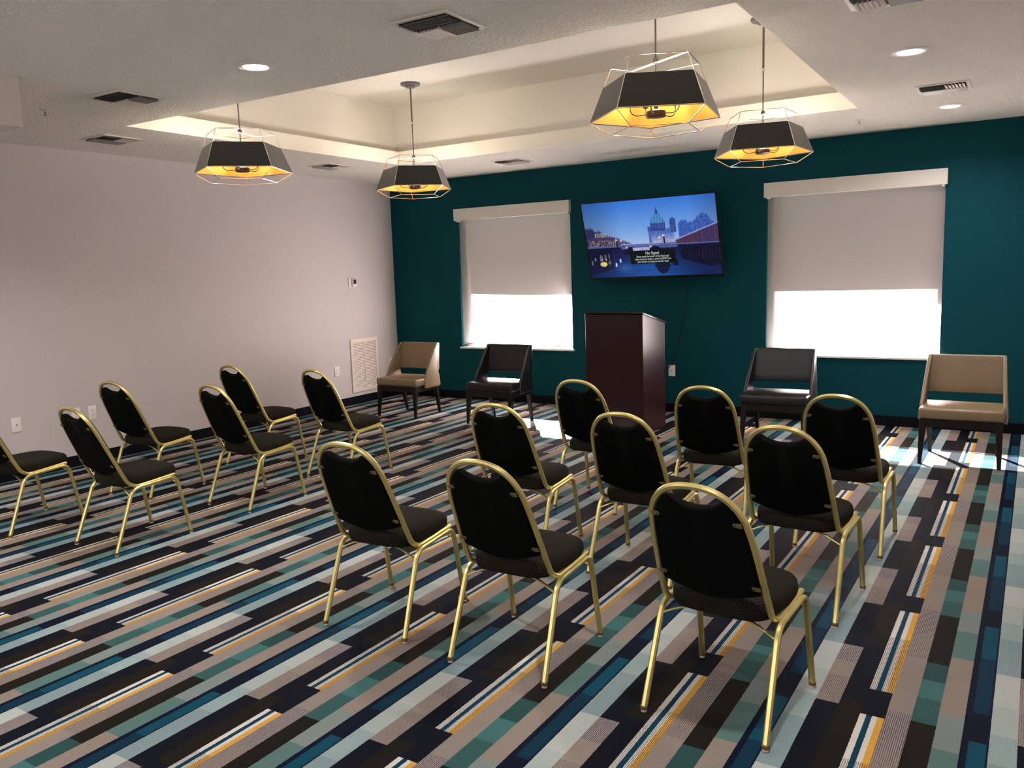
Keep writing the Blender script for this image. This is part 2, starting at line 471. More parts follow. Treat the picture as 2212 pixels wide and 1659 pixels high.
# ------------------------------------------------------------------ banquet chair
def make_banquet():
    t = thing('banquet_chair', '', 'chair', (0, 0, 0), 0, 'gold framed banquet chairs')
    al = math.radians(23.3); sa, ca = math.sin(al), math.cos(al)
    y0, z0 = -.135, .44
    Bp = lambda x, s, d=0.: Vector((x, y0-s*sa+d*ca, z0+s*ca+d*sa))   # d: towards the sitter
    sq = profile_sq(.0235, .021, .28)
    # back frame with seat rails
    arch0 = [(.205, .0), (.2, .10), (.194, .20), (.187, .30), (.176, .385), (.158, .44), (.13, .482), (.095, .51), (.05, .5265), (0, .531), (-.05, .5265)]
    arch = []
    for i in range(len(arch0)-2):      # Catmull-Rom through the hand-placed points
        a_, b_, c_, d_ = arch0[max(0, i-1)], arch0[i], arch0[i+1], arch0[i+2]
        for q_ in range(4):
            u = q_/4
            arch.append(tuple(.5*((2*b_[k])+(-a_[k]+c_[k])*u+(2*a_[k]-5*b_[k]+4*c_[k]-d_[k])*u*u+(-a_[k]+3*b_[k]-3*c_[k]+d_[k])*u**3) for k in (0, 1)))
    arch.append((0, .531))
    half = [Bp(x, s) for x, s in arch]
    low = fillet([Vector((.206, .196, .419)), Vector((.205, -.075, .398)), half[0]+Vector((0, .008, -.01)), half[3]], [0, .06, .02, 0], 7)
    right = [p for p in low[:-1]]+half[3:]
    left = [Vector((-p.x, p.y, p.z)) for p in right[:-1]][::-1]
    # smooth the arch with a Catmull pass
    pts = right+left
    bm = bmn()
    def nrm_tube(bm, pts, prof):
        # reference direction: normal of the frame plane on the back, x-axis on the rails
        P = [Vector(p) for p in pts]; n = len(P); rings = []
        for i in range(n):
            a = P[max(0, i-1)]; b = P[min(n-1, i+1)]; tt = (b-a).normalized()
            nb = Vector((0, ca, sa))
            s = nb-tt*nb.dot(tt)
            if s.length < .35:
                xx = Vector((1, 0, 0)); s = tt.cross(xx)
            s.normalize()
            if s.dot(Vector((0, .2, 1))) < 0: s = -s
            u = tt.cross(s)
            rings.append([bm.verts.new(P[i]+u*x+s*y) for x, y in prof])
        m_ = len(prof)
        for i in range(n-1):
            for j in range(m_): bm.faces.new((rings[i][j], rings[i][(j+1) % m_], rings[i+1][(j+1) % m_], rings[i+1][j]))
        bm.faces.new(rings[0]); bm.faces.new(rings[-1][::-1])
    nrm_tube(bm, pts, sq)
    obj('back_frame', bm, M['gold'], t, ang=28)
    # side loops: each leg with its half of the seat rail
    for s in (1, -1):
        rear = [Vector((s*.234, -.259, .016)), Vector((s*.2245, -.112, .392)), Vector((s*.2225, .045, .400))]
        front = [Vector((s*.2225, .045, .400)), Vector((s*.221, .198, .409)), Vector((s*.232, .266, .016))]
        for pth in (rear, front):
            bm = bmn(); tube(bm, fillet(pth, .055, 8), sq, side=(1, 0, 0)); lg = obj('leg', bm, M['gold'], t, ang=28)
            f = pth[0] if pth is rear else pth[-1]
            bm = bmn(); lathe(bm, [(.012, .010), (.0142, .012), (.0142, .024), (.0125, .026)], 12, (f.x, f.y, 0)); obj('ferrule', bm, M['ferrule'], lg)
            bm = bmn(); lathe(bm, [(.008, 0), (.0115, .002), (.0115, .008), (.009, .012)], 12, (f.x, f.y, 0)); obj('glide', bm, M['glide'], lg)
    # cross braces under the seat
    for yy, zz in ((-.128, .35), (.212, .352)):
        bm = bmn(); tube(bm, fillet([(-.222, yy, zz), (-.12, yy*.9, .398), (.12, yy*.9, .398), (.222, yy, zz)], .08, 6), profile_sq(.014, .006, .2), side=(0, 1, 0))
        obj('cross_brace', bm, M['gold'], t)
    # seat cushion
    def outline(n=44):
        P = []
        for i in range(n):
            a = 2*PI*i/n; c, s = math.cos(a), math.sin(a); e = 2/4.2
            x = math.copysign(abs(c)**e, c); y = math.copysign(abs(s)**e, s)
            hw = .212-.018*max(0, -y)-.012*max(0, y)*abs(y)
            P.append((x*hw, .045+y*.208+(.012*(1-x*x) if y > 0 else 0)))
        return P
    O = outline(); bm = bmn(); rings = []
    for z, k in ((.403, .90), (.404, .97), (.415, .995), (.444, 1.), (.461, .985), (.471, .95), (.479, .86), (.485, .68), (.488, .4)):
        rings.append([bm.verts.new((x*k, .045+(y-.045)*k, z-.010*(y < -.1)*0)) for x, y in O])
    n = len(O)
    for a, b in zip(rings, rings[1:]):
        for j in range(n): bm.faces.new((a[j], a[(j+1) % n], b[(j+1) % n], b[j]))
    bm.faces.new(rings[0][::-1]); bm.faces.new(rings[-1])
    obj('seat', bm, M['seat_fabric'], t, ang=60)
    # back pad
    off = .0105
    side = [(x-off, s) for x, s in arch if .10 <= s <= .45]
    side = [(.186, .090)]+[q_ for q_ in side if q_[1] > .1]+[(.118, .478)]
    top = []
    for i in range(11):
        u = 1-i/5.; top.append((.100*u, .468-.022*(1-u*u)+.012*abs(u)**3))
    bot = []
    for i in range(1, 10):
        u = -1+i/5.; bot.append((.168*u, .080-.038*math.cos(u*PI/2)))
    poly = side+top+[(-x, s) for x, s in side[::-1]]+bot
    bm = bmn()
    lay = [(-.013, .965), (-.020, .93), (.006, 1.), (.020, .985), (.030, .93), (.034, .8)]
    lay = [(-.017, .955), (-.009, .99), (.012, .992), (.024, .96), (.031, .86), (.033, .6)]
    cx, cs = 0, .25; rr = []
    for d, k in lay: rr.append([bm.verts.new(Bp(cx+(x-cx)*k, cs+(s-cs)*(k if k < .99 else k), d)) for x, s in poly])
    n = len(poly)
    for a, b in zip(rr, rr[1:]):
        for j in range(n): bm.faces.new((a[j], a[(j+1) % n], b[(j+1) % n], b[j]))
    f1 = bm.faces.new(rr[0][::-1]); f2 = bm.faces.new(rr[-1])
    bmesh.ops.triangulate(bm, faces=[f1, f2])
    obj('backrest', bm, M['back_fabric'], t, ang=50)
    # tabs that hold the pad to the frame
    for s_, xw in ((.405, .172), (.13, .198)):
        for sg in (1, -1):
            bm = bmn()
            poly2 = [(xw-.006, s_-.009), (xw-.032, s_-.008), (xw-.037, s_-.003), (xw-.037, s_+.004), (xw-.032, s_+.008), (xw-.006, s_+.009)]
            prism(bm, [Bp(sg*x, s, -.0205) for x, s in poly2], (0, .003*ca, .003*sa))
            tb = obj('mounting_tab', bm, M['tab'], t)
            bm = bmn(); c0 = Bp(sg*(xw-.029), s_, -.0213)
            bmesh.ops.create_circle(bm, cap_ends=True, segments=12, radius=.0038, matrix=Matrix.Translation(c0) @ Matrix.Rotation(PI/2-al, 4, 'X'))
            r_ = bmesh.ops.extrude_face_region(bm, geom=bm.faces[:]); bmesh.ops.translate(bm, verts=[v for v in r_['geom'] if isinstance(v, bmesh.types.BMVert)], vec=(0, .0015, .001))
            obj('screw_hole', bm, M['vent_dark'], tb)
    return t

chairs = [
 ((4.858, -5.914), 3.4, 'gold-framed black banquet chair at the left end of the nearest right-hand row'),
 ((5.635, -5.950), .2, 'gold-framed black banquet chair in the middle of the nearest right-hand row'),
 ((6.546, -5.948), -5.1, 'gold-framed black banquet chair nearest the camera, right end of nearest row'),
 ((4.928, -4.753), 1.4, 'gold-framed black banquet chair at the left end of the middle right-hand row'),
 ((5.712, -4.767), -.2, 'gold-framed black banquet chair in the centre of the right-hand block of nine'),
 ((6.560, -4.828), -4.3, 'gold-framed black banquet chair at the right end of the middle row'),
 ((4.921, -3.715), -.6, 'gold-framed black banquet chair at left of far row, just before the lectern'),
 ((5.775, -3.739), 3.9, 'gold-framed black banquet chair between lectern and black armchair, middle of far row'),
 ((6.597, -3.817), -1.6, 'gold-framed black banquet chair at the right end of the far right-hand row'),
 ((1.504, -4.909), 4.1, 'gold-framed black banquet chair by the grey wall, middle of the wall column'),
 ((2.521, -5.793), -2.4, 'gold-framed black banquet chair nearest the camera that shows whole in the left block'),
 ((2.535, -4.773), -2.3, 'gold-framed black banquet chair in the middle of the left block aisle column'),
 ((1.553, -3.806), -1.2, 'gold-framed black banquet chair by the grey wall, farthest of the wall column'),
 ((2.601, -3.824), -3.8, 'gold-framed black banquet chair in left block closest to the wall return grille'),
 ((1.482, -5.932), 2.4, 'gold-framed black banquet chair cut off by the left edge of the photo'),
]
ch0 = make_banquet()
for i, (p, a, lab) in enumerate(chairs):
    if i == 0:
        ch0.location = (*p, 0); ch0.rotation_euler = (0, 0, math.radians(a)); ch0['label'] = lab
    else: dup(ch0, (*p, 0), math.radians(a), lab)

# ------------------------------------------------------------------ armchairs (front = -y)
def make_armchair(leath, name='open_back_chair'):
    t = thing(name, '', 'chair', (0, 0, 0), 0, 'open-back leather chairs along the teal wall')
    # seat cushion
    bm = bmn(); box(bm, (-.303, -.235, .372), (.303, .235, .462), .022, 4)
    for v in bm.verts:
        if v.co.z > .44: v.co.z += .010*max(0, 1-(v.co.x/.303)**2)*max(0, 1-(v.co.y/.235)**2)
    obj('seat', bm, leath, t, ang=50)
    # wings: side panels of the wrap-around back
    prof = [(.262, .850), (.222, .852), (.15, .765), (.02, .575), (-.050, .462), (-.072, .385), (-.068, .338), (.205, .338), (.222, .36), (.218, .47), (.205, .495), (.205, .525), (.228, .54)]
    for s in (1, -1):
        bm = bmn()
        poly = []
        for y, z in prof:
            k = (z-.338)/(.85-.338); x = .322-.034*k
            poly.append(Vector((s*x, y, z)))
        prism(bm, poly, (-s*.030, 0, 0), bev=.008, seg=3)
        obj('wing', bm, leath, t, ang=50)
    # back panel
    bm = bmn(); nx = 14; pts = []
    rows = [(.535, .0), (.60, .0), (.70, .0), (.80, .0), (.852, .0)]
    def yb(z): return .200+(z-.53)*.10
    F = []; B = []
    for z, _ in rows:
        w = .292-.006*(z-.53)/.32
        F.append([bm.verts.new((-w+2*w*i/nx, yb(z)+.012*(1-abs(2*i/nx-1)**6), z)) for i in range(nx+1)])
        B.append([bm.verts.new((-w+2*w*i/nx, yb(z)+.046, z)) for i in range(nx+1)])
    for j in range(len(rows)-1):
        for i in range(nx):
            bm.faces.new((F[j][i], F[j][i+1], F[j+1][i+1], F[j+1][i])); bm.faces.new((B[j][i+1], B[j][i], B[j+1][i], B[j+1][i+1]))
    for i in range(nx):
        bm.faces.new((F[0][i+1], F[0][i], B[0][i], B[0][i+1])); bm.faces.new((F[-1][i], F[-1][i+1], B[-1][i+1], B[-1][i]))
    for j in range(len(rows)-1):
        bm.faces.new((F[j][0], F[j+1][0], B[j+1][0], B[j][0])); bm.faces.new((F[j+1][nx], F[j][nx], B[j][nx], B[j+1][nx]))
    bmesh.ops.recalc_face_normals(bm, faces=bm.faces)
    es = [e for e in bm.edges if len(e.link_faces) == 2 and e.calc_face_angle() > .8]
    bmesh.ops.bevel(bm, geom=es, offset=.010, segments=3, profile=.5, affect='EDGES')
    obj('backrest', bm, leath, t, ang=50)
    # apron
    bm = bmn()
    box(bm, (-.285, -.222, .305), (.285, -.195, .372)); box(bm, (-.272, .19, .305), (.272, .215, .372))
    box(bm, (-.285, -.195, .305), (-.262, .19, .372)); box(bm, (.262, -.195, .305), (.285, .19, .372))
    obj('apron', bm, M['wood_dark'], t, smooth=False)
    # tapered legs
    for sx in (1, -1):
        for fr in (1, 0):
            if fr: top = Vector((sx*.268, -.203, .365)); bot = Vector((sx*.281, -.232, 0))
            else: top = Vector((sx*.262, .190, .365)); bot = Vector((sx*.253, .268, 0))
            bm = bmn(); tube(bm, [top, top.lerp(bot, .3), bot], profile_sq(.056, .052, .12), side=(1, 0, 0), taper=[1., .86, .5])
            for v in bm.verts:
                if v.co.z < .01: v.co.z = 0
            obj('leg', bm, M['wood_dark'], t)
    return t
a1 = make_armchair(M['tan'])
a1['label'] = 'tan leather open-back chair in the corner beside the white wall return grille'
a1.location = (1.199, -1.273, 0); a1.rotation_euler = (0, 0, -.012)
dup(a1, (7.058, -1.345, 0), -.012, 'tan leather open-back chair at the far right, with sunlight under it')
a2 = make_armchair(M['black_leather'])
a2['label'] = 'black leather open-back chair under the window left of the lectern'
a2.location = (2.502, -1.275, 0); a2.rotation_euler = (0, 0, .008)
dup(a2, (5.52, -1.105, 0), .03, 'black leather open-back chair under the left corner of the right window')

# ------------------------------------------------------------------ lectern
def lectern():
    th = -.097; w, d, hf, hb = .668, .475, 1.228, 1.110
    t = thing('lectern', 'dark mahogany lectern with sloping top standing between the two windows', 'lectern', (4.262, -1.352, 0), th)
    # local: x from -w (left) to 0, y from 0 (audience) to d
    k = .02; top = lambda y: hf+(hb-hf)*y/d
    def side(x0):
        bm = bmn(); prism(bm, [(x0, 0, 0), (x0, d, 0), (x0, d, top(d)-k), (x0, 0, top(0)-k)], (k, 0, 0), bev=.001, seg=1); obj('side_panel', bm, M['mahogany'], t)
    side(-w); side(-k)
    bm = bmn(); box(bm, (-w+k, .0, 0), (-k, k, hf-k-.006)); obj('front_panel', bm, M['mahogany'], t)
    bm = bmn(); ov = .012
    prism(bm, [(-w-ov, -ov, top(-ov)-k), (-w-ov, d+ov, top(d+ov)-k), (-w-ov, d+ov, top(d+ov)), (-w-ov, -ov, top(-ov))], (w+2*ov, 0, 0), bev=.0025, seg=2)
    obj('top_board', bm, M['mahogany'], t)
    for z in (.10, .62, .98):
        bm = bmn(); box(bm, (-w+k, k, z), (-k, d-.02, z+.018)); obj('shelf', bm, M['mahogany'], t)
    bm = bmn(); p1 = top(d)
    box(bm, (-w+.02, d-.012, p1+.002), (-.02, d+.002, p1+.022), .002, 1); obj('book_stop', bm, M['mahogany'], t)
    return t
lectern()

# ------------------------------------------------------------------ television
def paint_screen(W_, H_):
    U, V = np.meshgrid((np.arange(W_)+.5)/W_, (np.arange(H_)+.5)/H_)
    rng = np.random.RandomState(3)
    def c(r, g, b): return np.array([r, g, b], float)
    img = np.zeros((H_, W_, 3))
    tt = np.clip(V/.58, 0, 1)[..., None]
    img[:] = c(50, 112, 205)*(1-tt)+c(150, 182, 226)*tt
    img *= (.72+.5*np.exp(-((U-.55)/.4)**2))[..., None].clip(0, 1.05)
    nz = rng.rand(H_, W_)
    def sm(a, k):
        for _ in range(k): a = (a+np.roll(a, 1, 0)+np.roll(a, -1, 0)+np.roll(a, 1, 1)+np.roll(a, -1, 1))/5
        return a
    n1 = sm(nz, 2); n1 = (n1-n1.min())/(n1.max()-n1.min())
    n3 = sm(nz, 12); n3 = (n3-n3.min())/(n3.max()-n3.min())
    def put(mask, col, a=1.):
        m_ = (mask*a)[..., None] if mask.dtype != bool else (mask.astype(float)*a)[..., None]
        img[:] = img*(1-m_)+np.asarray(col)*m_
    def tex(base, amp=.4, n=n1): return np.asarray(base)[None, None, :]*(1-amp+2*amp*n[..., None])
    # far haze at the end of the river
    put(np.exp(-((V-.56)/.05)**2)*(V < .6), c(170, 190, 235), .5)
    # trees at right
    tre = (V > .40-.17*np.exp(-((U-.9)/.07)**2)-.1*np.exp(-((U-.76)/.05)**2)+.06*(n1-.5)) & (U > .72) & (V < .6)
    put(tre, tex(c(58, 92, 178), .45))
    # domed building
    body = (np.abs(U-.59) < .095) & (V > .385+.012*np.sin(U*240)) & (V < .585); put(body, tex(c(74, 108, 186), .35))
    put((np.abs(U-.6) < .085)*np.clip((V-.44)/.1, 0, 1)*(V < .585), tex(c(190, 184, 214), .25), .75)
    drum = (np.abs(U-.572) < .056) & (V > .30) & (V < .41); put(drum, tex(c(46, 66, 140), .35))
    put(drum & (np.sin(U*380) > .5) & (V > .325) & (V < .385), c(98, 120, 188), .7)
    dome = ((U-.572)/.052)**2+((V-.315)/.125)**2 < 1; dome &= (V < .315)
    put(dome, tex(c(62, 124, 188), .28)); put(dome & (np.abs(np.sin((U-.572)*150)) > .93), c(120, 185, 215), .6)
    put((np.abs(U-.572) < .009) & (V > .155) & (V < .20), c(40, 70, 120)); put((np.abs(U-.572) < .003) & (V > .11) & (V < .16), c(34, 56, 104))
    tw = (np.abs(U-.683) < .022) & (V > .30) & (V < .44); put(tw, tex(c(54, 80, 150), .35))
    put((((U-.683)/.022)**2+((V-.305)/.05)**2 < 1) & (V < .305), tex(c(48, 84, 146), .3))
    put((np.abs(U-.505) < .012) & (V > .35) & (V < .42), c(62, 88, 158))
    # left bank houses
    sky = .30+.70*U+.012*np.sign(np.sin(U*95))*(U < .2)
    lb = (V > sky) & (U < .36) & (V < .60); put(lb, tex(c(52, 58, 104), .45))
    put(lb & (V-sky < .018), c(150, 160, 205), .55)
    put(lb & (U < .17), c(20, 22, 48), .35)
    win = lb & (V > .40) & (V < .46) & (U > .07) & (U < .2) & (np.sin(U*420) > -.4); put(win, c(205, 190, 190), .7)
    sh = lb & (V > .50) & (V < .575) & (U > .02) & (U < .25) & (n1 > .58); put(sh, c(236, 180, 130), .75)
    put(lb & (V > .47) & (V < .50) & (U < .26), c(70, 56, 96), .7)
    put(lb & (V > .50) & (U > .24) & (n1 > .6), c(196, 168, 170), .6)
    put((V > .575) & (V < .60) & (U < .33), c(96, 104, 150), .8)
    # right arcade
    ra_top = .53-.19*(U-.69)/.31
    ra = (V > ra_top) & (U > .69) & (V < .60); put(ra, tex(c(62, 44, 84), .5))
    put(ra & (np.sin(U*420) > .45) & (V > ra_top+.035), c(128, 70, 76), .6); put(ra & (U > .86) & (np.sin(U*210) > .2), c(48, 52, 104), .7); put(ra & (V-ra_top < .02), c(152, 168, 222), .8)
    put((V > .585) & (V < .62) & (U > .68), c(86, 100, 160)); put((V > .62) & (V < .66) & (U > .68), c(14, 16, 40))
    # water
    wat = V > .635
    put(wat | ((V > .6) & ((U < .3) | (U > .69))), c(16, 24, 66))
    g = np.clip((V-.66)/.3, 0, 1)*np.exp(-((U-.48)/.30)**2)
    img[:] = np.where(wat[..., None], img*(1-g[..., None])+np.asarray(c(34, 100, 190))*g[..., None], img)
    put(wat & (V > .9), c(20, 44, 104), .35)
    put(wat*np.exp(-((U-.28)/.06)**2)*np.exp(-((V-.88)/.06)**2), c(90, 140, 215), .35)
    # bridge
    br = (V > .565) & (V < .635) & (U > .27) & (U < .70); put(br, tex(c(78, 88, 146), .25))
    put((V > .563) & (V < .572) & (U > .27) & (U < .70), c(176, 186, 230)); put((V > .583) & (V < .59) & (U > .3) & (U < .69), c(150, 158, 215), .7)
    for cx, rx in ((.345, .055), (.53, .05)):
        put((((U-cx)/rx)**2+((V-.67)/.065)**2 < 1) & (V < .70), c(16, 14, 44))
    put((U > .36) & (U < .49) & (V > .615) & (V < .665), tex(c(178, 174, 222), .25))
    # mirrored lights
    for u_, v_, a_, b_, col in ((.115, .82, .030, .035, (236, 214, 120)), (.165, .80, .012, .03, (230, 210, 130)), (.10, .74, .012, .05, (240, 222, 196)), (.135, .73, .008, .05, (236, 196, 170)),
                                (.165, .72, .006, .04, (220, 190, 190)), (.022, .80, .007, .035, (225, 215, 215)), (.05, .75, .006, .03, (225, 215, 225)), (.215, .835, .007, .03, (226, 232, 255)), (.252, .78, .006, .03, (232, 230, 255))):
        put((((U-u_)/a_)**2+((V-v_)/b_)**2 < 1), c(*col), .92)
    # mirrored dome and trees
    put((np.abs(U-.575) < .05+.01*np.sin(V*60)) & (V > .80) & (V < .97-((U-.575)/.06)**2*.09), c(8, 10, 34), .85)
    put((np.abs(U-.672) < .02) & (V > .78) & (V < .87), c(8, 12, 40), .85)
    put((U > .72) & (V > .62) & (V < .90-.55*np.abs(U-.93)), tex(c(10, 12, 36), .5), .8)
    put((U > .76) & (V > .68) & (V < .80) & (np.sin(U*260) > .8), c(96, 50, 56), .5)
    put((U < .19) & (V > .60) & (V < .98-.5*U) & (n3 > .35), c(8, 10, 26), .55)
    for u_, v_, a_, b_, col in ((.115, .82, .026, .03, (236, 214, 120)),): put((((U-u_)/a_)**2+((V-v_)/b_)**2 < 1), c(*col), .92)
    # lamps
    for u_, v_ in ((.603, .475), (.575, .50), (.238, .50), (.275, .515), (.315, .61), (.50, .61)):
        put(np.exp(-(((U-u_)/.008)**2+((V-v_)/.014)**2)), c(255, 244, 226), 1.)
    put((np.abs(U-.607) < .005) & (V > .49) & (V < .58), c(16, 20, 50)); put((np.abs(U-.242) < .005) & (V > .52) & (V < .6), c(16, 20, 50))
    for _ in range(1): img[:] = (img*2+np.roll(img, 1, 0)+np.roll(img, -1, 0)+np.roll(img, 1, 1)+np.roll(img, -1, 1))/6
    # message box
    put((U > .332) & (U < .678) & (V > .655) & (V < .835), c(9, 15, 17))
    return np.clip(img, 0, 255)/255.

def television():
    e = thing('television', 'wall-mounted flat television tilted down, showing a domed building by a river at dusk', 'television', (3.922, -.32, 1.974))
    ti = .276; ya = -.018; ro = .005
    n = Vector((math.sin(ya)*math.cos(ti), -math.cos(ya)*math.cos(ti), -math.sin(ti)))
    rt = Vector((math.cos(ya), math.sin(ya), 0)); up = rt.cross(-n)
    R2 = rt*math.cos(ro)+up*math.sin(ro); U2 = -rt*math.sin(ro)+up*math.cos(ro)
    # local axes of the set: x right, z up, -y out of the screen
    Mx = Matrix((R2, -n, U2)).transposed()
    e.rotation_mode = 'QUATERNION'; e.rotation_quaternion = Mx.to_quaternion()
    w, h = 1.581, .904; bz = .013; bb = .030
    bm = bmn(); x, z = w/2, h/2
    box(bm, (-x, 0, -z), (x, .035, z), .004, 2); obj('housing', bm, M['black_plastic'], e)
    bm = bmn()
    box(bm, (-x, -.004, z-bz), (x, 0, z), .001, 1); box(bm, (-x, -.004, -z), (x, 0, -z+bb), .001, 1)
    box(bm, (-x, -.004, -z+bb), (-x+bz, 0, z-bz)); box(bm, (x-bz, -.004, -z+bb), (x, 0, z-bz))
    bz_ = obj('bezel', bm, M['black_plastic'], e)
    bm = bmn(); box(bm, (-.016, -.0045, -z+.010), (-.004, -.004, -z+.020)); box(bm, (.0, -.0045, -z+.010), (.016, -.004, -z+.018)); obj('badge', bm, mat('grey_badge', srgb(90, 90, 94), .4), bz_, smooth=False)
    bm = bmn(); box(bm, (-.42, .035, -.30), (.42, .065, .22), .008, 2); obj('rear_cover', bm, M['black_plastic'], e)
    # screen picture as a fine colour grid
    nx, ny = 480, 270; sx0, sx1, sz0, sz1 = -x+bz, x-bz, -z+bb, z-bz
    im = paint_screen(nx, ny)
    verts = np.zeros(((nx+1)*(ny+1), 3)); gx = np.linspace(sx0, sx1, nx+1); gz = np.linspace(sz1, sz0, ny+1)
    X, Z = np.meshgrid(gx, gz); verts[:, 0] = X.ravel(); verts[:, 2] = Z.ravel(); verts[:, 1] = -.0015
    idx = np.arange((nx+1)*(ny+1)).reshape(ny+1, nx+1)
    faces = np.stack([idx[:-1, :-1], idx[1:, :-1], idx[1:, 1:], idx[:-1, 1:]], -1).reshape(-1, 4)
    me = bpy.data.meshes.new('screen'); me.from_pydata(verts.tolist(), [], faces.tolist())
    ca = me.color_attributes.new('picture', 'FLOAT_COLOR', 'CORNER')
    lin = np.where(im <= .04045, im/12.92, ((im+.055)/1.055)**2.4)
    d = np.ones((nx*ny, 4, 4), np.float32); d[:, :, :3] = lin.reshape(-1, 1, 3); ca.data.foreach_set('color', d.ravel())
    ms = bpy.data.materials.new('lit_screen'); ms.use_nodes = True; t = NT(ms)
    at = t.new('ShaderNodeVertexColor'); at.layer_name = 'picture'
    t.b.inputs['Base Color'].default_value = (.004, .004, .005, 1); t.b.inputs['Roughness'].default_value = .25
    t.l.new(at.outputs[0], t.b.inputs['Emission Color']); t.b.inputs['Emission Strength'].default_value = SCREEN
    me.materials.append(ms); so = bpy.data.objects.new('screen', me); C.objects.link(so); so.parent = e
    # on-screen message
    mt = emis('screen_text_glow', (.62, .68, .70, 1), SCREEN)
    sw = sx1-sx0; sh = sz1-sz0
    dg = None
    for txt, u_, v_, sz in (('No Signal', .505, .695, .046), ('Please check the power of the device and', .505, .738, .0315),
                            ('cable connection status, or press the [INPUT] on', .505, .772, .0315), ('your remote to change to another input.', .505, .806, .0315)):
        cu = bpy.data.curves.new('message_text', 'FONT'); cu.body = txt; cu.align_x = 'CENTER'; cu.align_y = 'CENTER'; cu.size = sz; cu.extrude = .0002; cu.offset = .0
        tmp = bpy.data.objects.new('tmp_text', cu); C.objects.link(tmp)
        dg = bpy.context.evaluated_depsgraph_get(); me2 = bpy.data.meshes.new_from_object(tmp.evaluated_get(dg)); bpy.data.objects.remove(tmp)
        me2.materials.clear(); me2.materials.append(mt); me2.name = 'message_text'
        o = bpy.data.objects.new('message_text', me2); C.objects.link(o); o.parent = so
        o.location = (sx0+sw*u_, -.0022, sz1-sh*v_); o.rotation_euler = (PI/2, 0, 0)
        mw = max(v.co.x for v in me2.vertices)-min(v.co.x for v in me2.vertices)
        lim = {'N': .10, 'P': .245, 'c': .275, 'y': .24}[txt[0]]*sw
        o.scale = (lim/mw, 1, 1)
    # mount
    inv = Mx.transposed()
    def loc(p): return inv @ (Vector(p)-Vector((3.922, -.32, 1.974)))
    bm = bmn()
    tube(bm, [loc((3.92, -.004, 1.97)), loc((3.92, -.235, 1.97))], profile_sq(.07, .05, .1)); obj('mount_arm', bm, M['black_plastic'], e)
    bm = bmn(); T = Matrix.Translation(-Vector((3.922, -.32, 1.974)))
    box(bm, (3.70, -.022, 1.80), (4.14, -.002, 2.14), .003, 1, mtx=inv.to_4x4() @ T); obj('mount_plate', bm, M['black_plastic'], e)
    return e
SCREEN = .46
television()
bm = bmn()
tube(bm, fillet([(4.24, -.12, 1.62), (4.235, -.03, 1.50), (4.224, -.012, 1.379), (4.229, -.010, 1.276), (4.212, -.010, 1.194), (4.165, -.010, .947), (4.092, -.010, .678), (4.027, -.013, .527), (3.948, -.013, .44), (3.86, -.02, .26), (3.84, -.03, .006)], .05, 4), profile_ci(.0042, 8))
tag(obj('power_cord', bm, M['rubber']), 'thin black cord hanging down the teal wall from the television behind the lectern', 'cord')

# ------------------------------------------------------------------ wall plates, thermostat, grille
def plate(name, label, pos, side, kind, w=.081, h=.128):
    """built facing -y; side 'L' turns it to face +x"""
    e = thing(name, label, 'wall plate', pos, PI/2 if side == 'L' else 0, 'white wall plates')
    bm = bmn(); box(bm, (-w/2, -.007, -h/2), (w/2, .001, h/2), .0025, 2); obj('cover_plate', bm, M['plate'], e)
    if kind == 'coax':
        bm = bmn(); lathe(bm, [(.006, 0), (.006, .006), (.003, .009)], 12); o = obj('coax_jack', bm, M['steel_dark'], e); o.rotation_euler = (PI/2, 0, 0); o.location = (0, -.006, 0)
    else:
        for zz in (.02, -.02):
            bm = bmn(); box(bm, (-.0165, -.0085, zz-.014), (.0165, -.006, zz+.014), .003, 2); r = obj('receptacle', bm, M['plate'], e)
            bm = bmn(); box(bm, (-.008, -.0088, zz-.004), (-.006, -.0082, zz+.006)); box(bm, (.006, -.0088, zz-.004), (.008, -.0082, zz+.006)); box(bm, (-.002, -.0088, zz-.010), (.002, -.0082, zz-.007))
            obj('slots', bm, M['plate_dark'], r, smooth=False)
    return e
plate('coax_plate', 'white coax wall plate on the teal wall right of the lectern', (4.047, 0, .480), 'B', 'coax')
plate('outlet_plate', 'white duplex outlet plate left of the wall return grille', (0, -1.230, .470), 'L', 'duplex')
plate('coax_plate', 'leftmost white wall plate on the grey wall, with a round jack', (0, -5.203, .482), 'L', 'coax')
plate('outlet_plate', 'white outlet plate on grey wall behind top of left-block chair, rightmost of three', (0, -4.508, .479), 'L', 'duplex')
plate('outlet_plate', 'white outlet plate seen through the handle gap of a banquet chair', (0, -4.665, .482), 'L', 'duplex')
plate('outlet_plate', 'white outlet plate half hidden behind the tan chair in the corner', (0, -.165, .482), 'L', 'duplex')

e = thing('thermostat', 'small white thermostat with dark display high on the grey wall', 'thermostat', (0, -.855, 1.596), PI/2)
bm = bmn(); box(bm, (-.068, -.010, -.062), (.068, .001, .062), .003, 2); obj('wall_plate', bm, M['plate'], e)
bm = bmn(); box(bm, (-.020, -.034, -.055), (.062, -.010, .050), .006, 3); b_ = obj('control_body', bm, M['plate'], e)
bm = bmn(); box(bm, (-.006, -.0355, -.022), (.048, -.0335, .036), .001, 1); obj('display', bm, M['plate_dark'], b_)

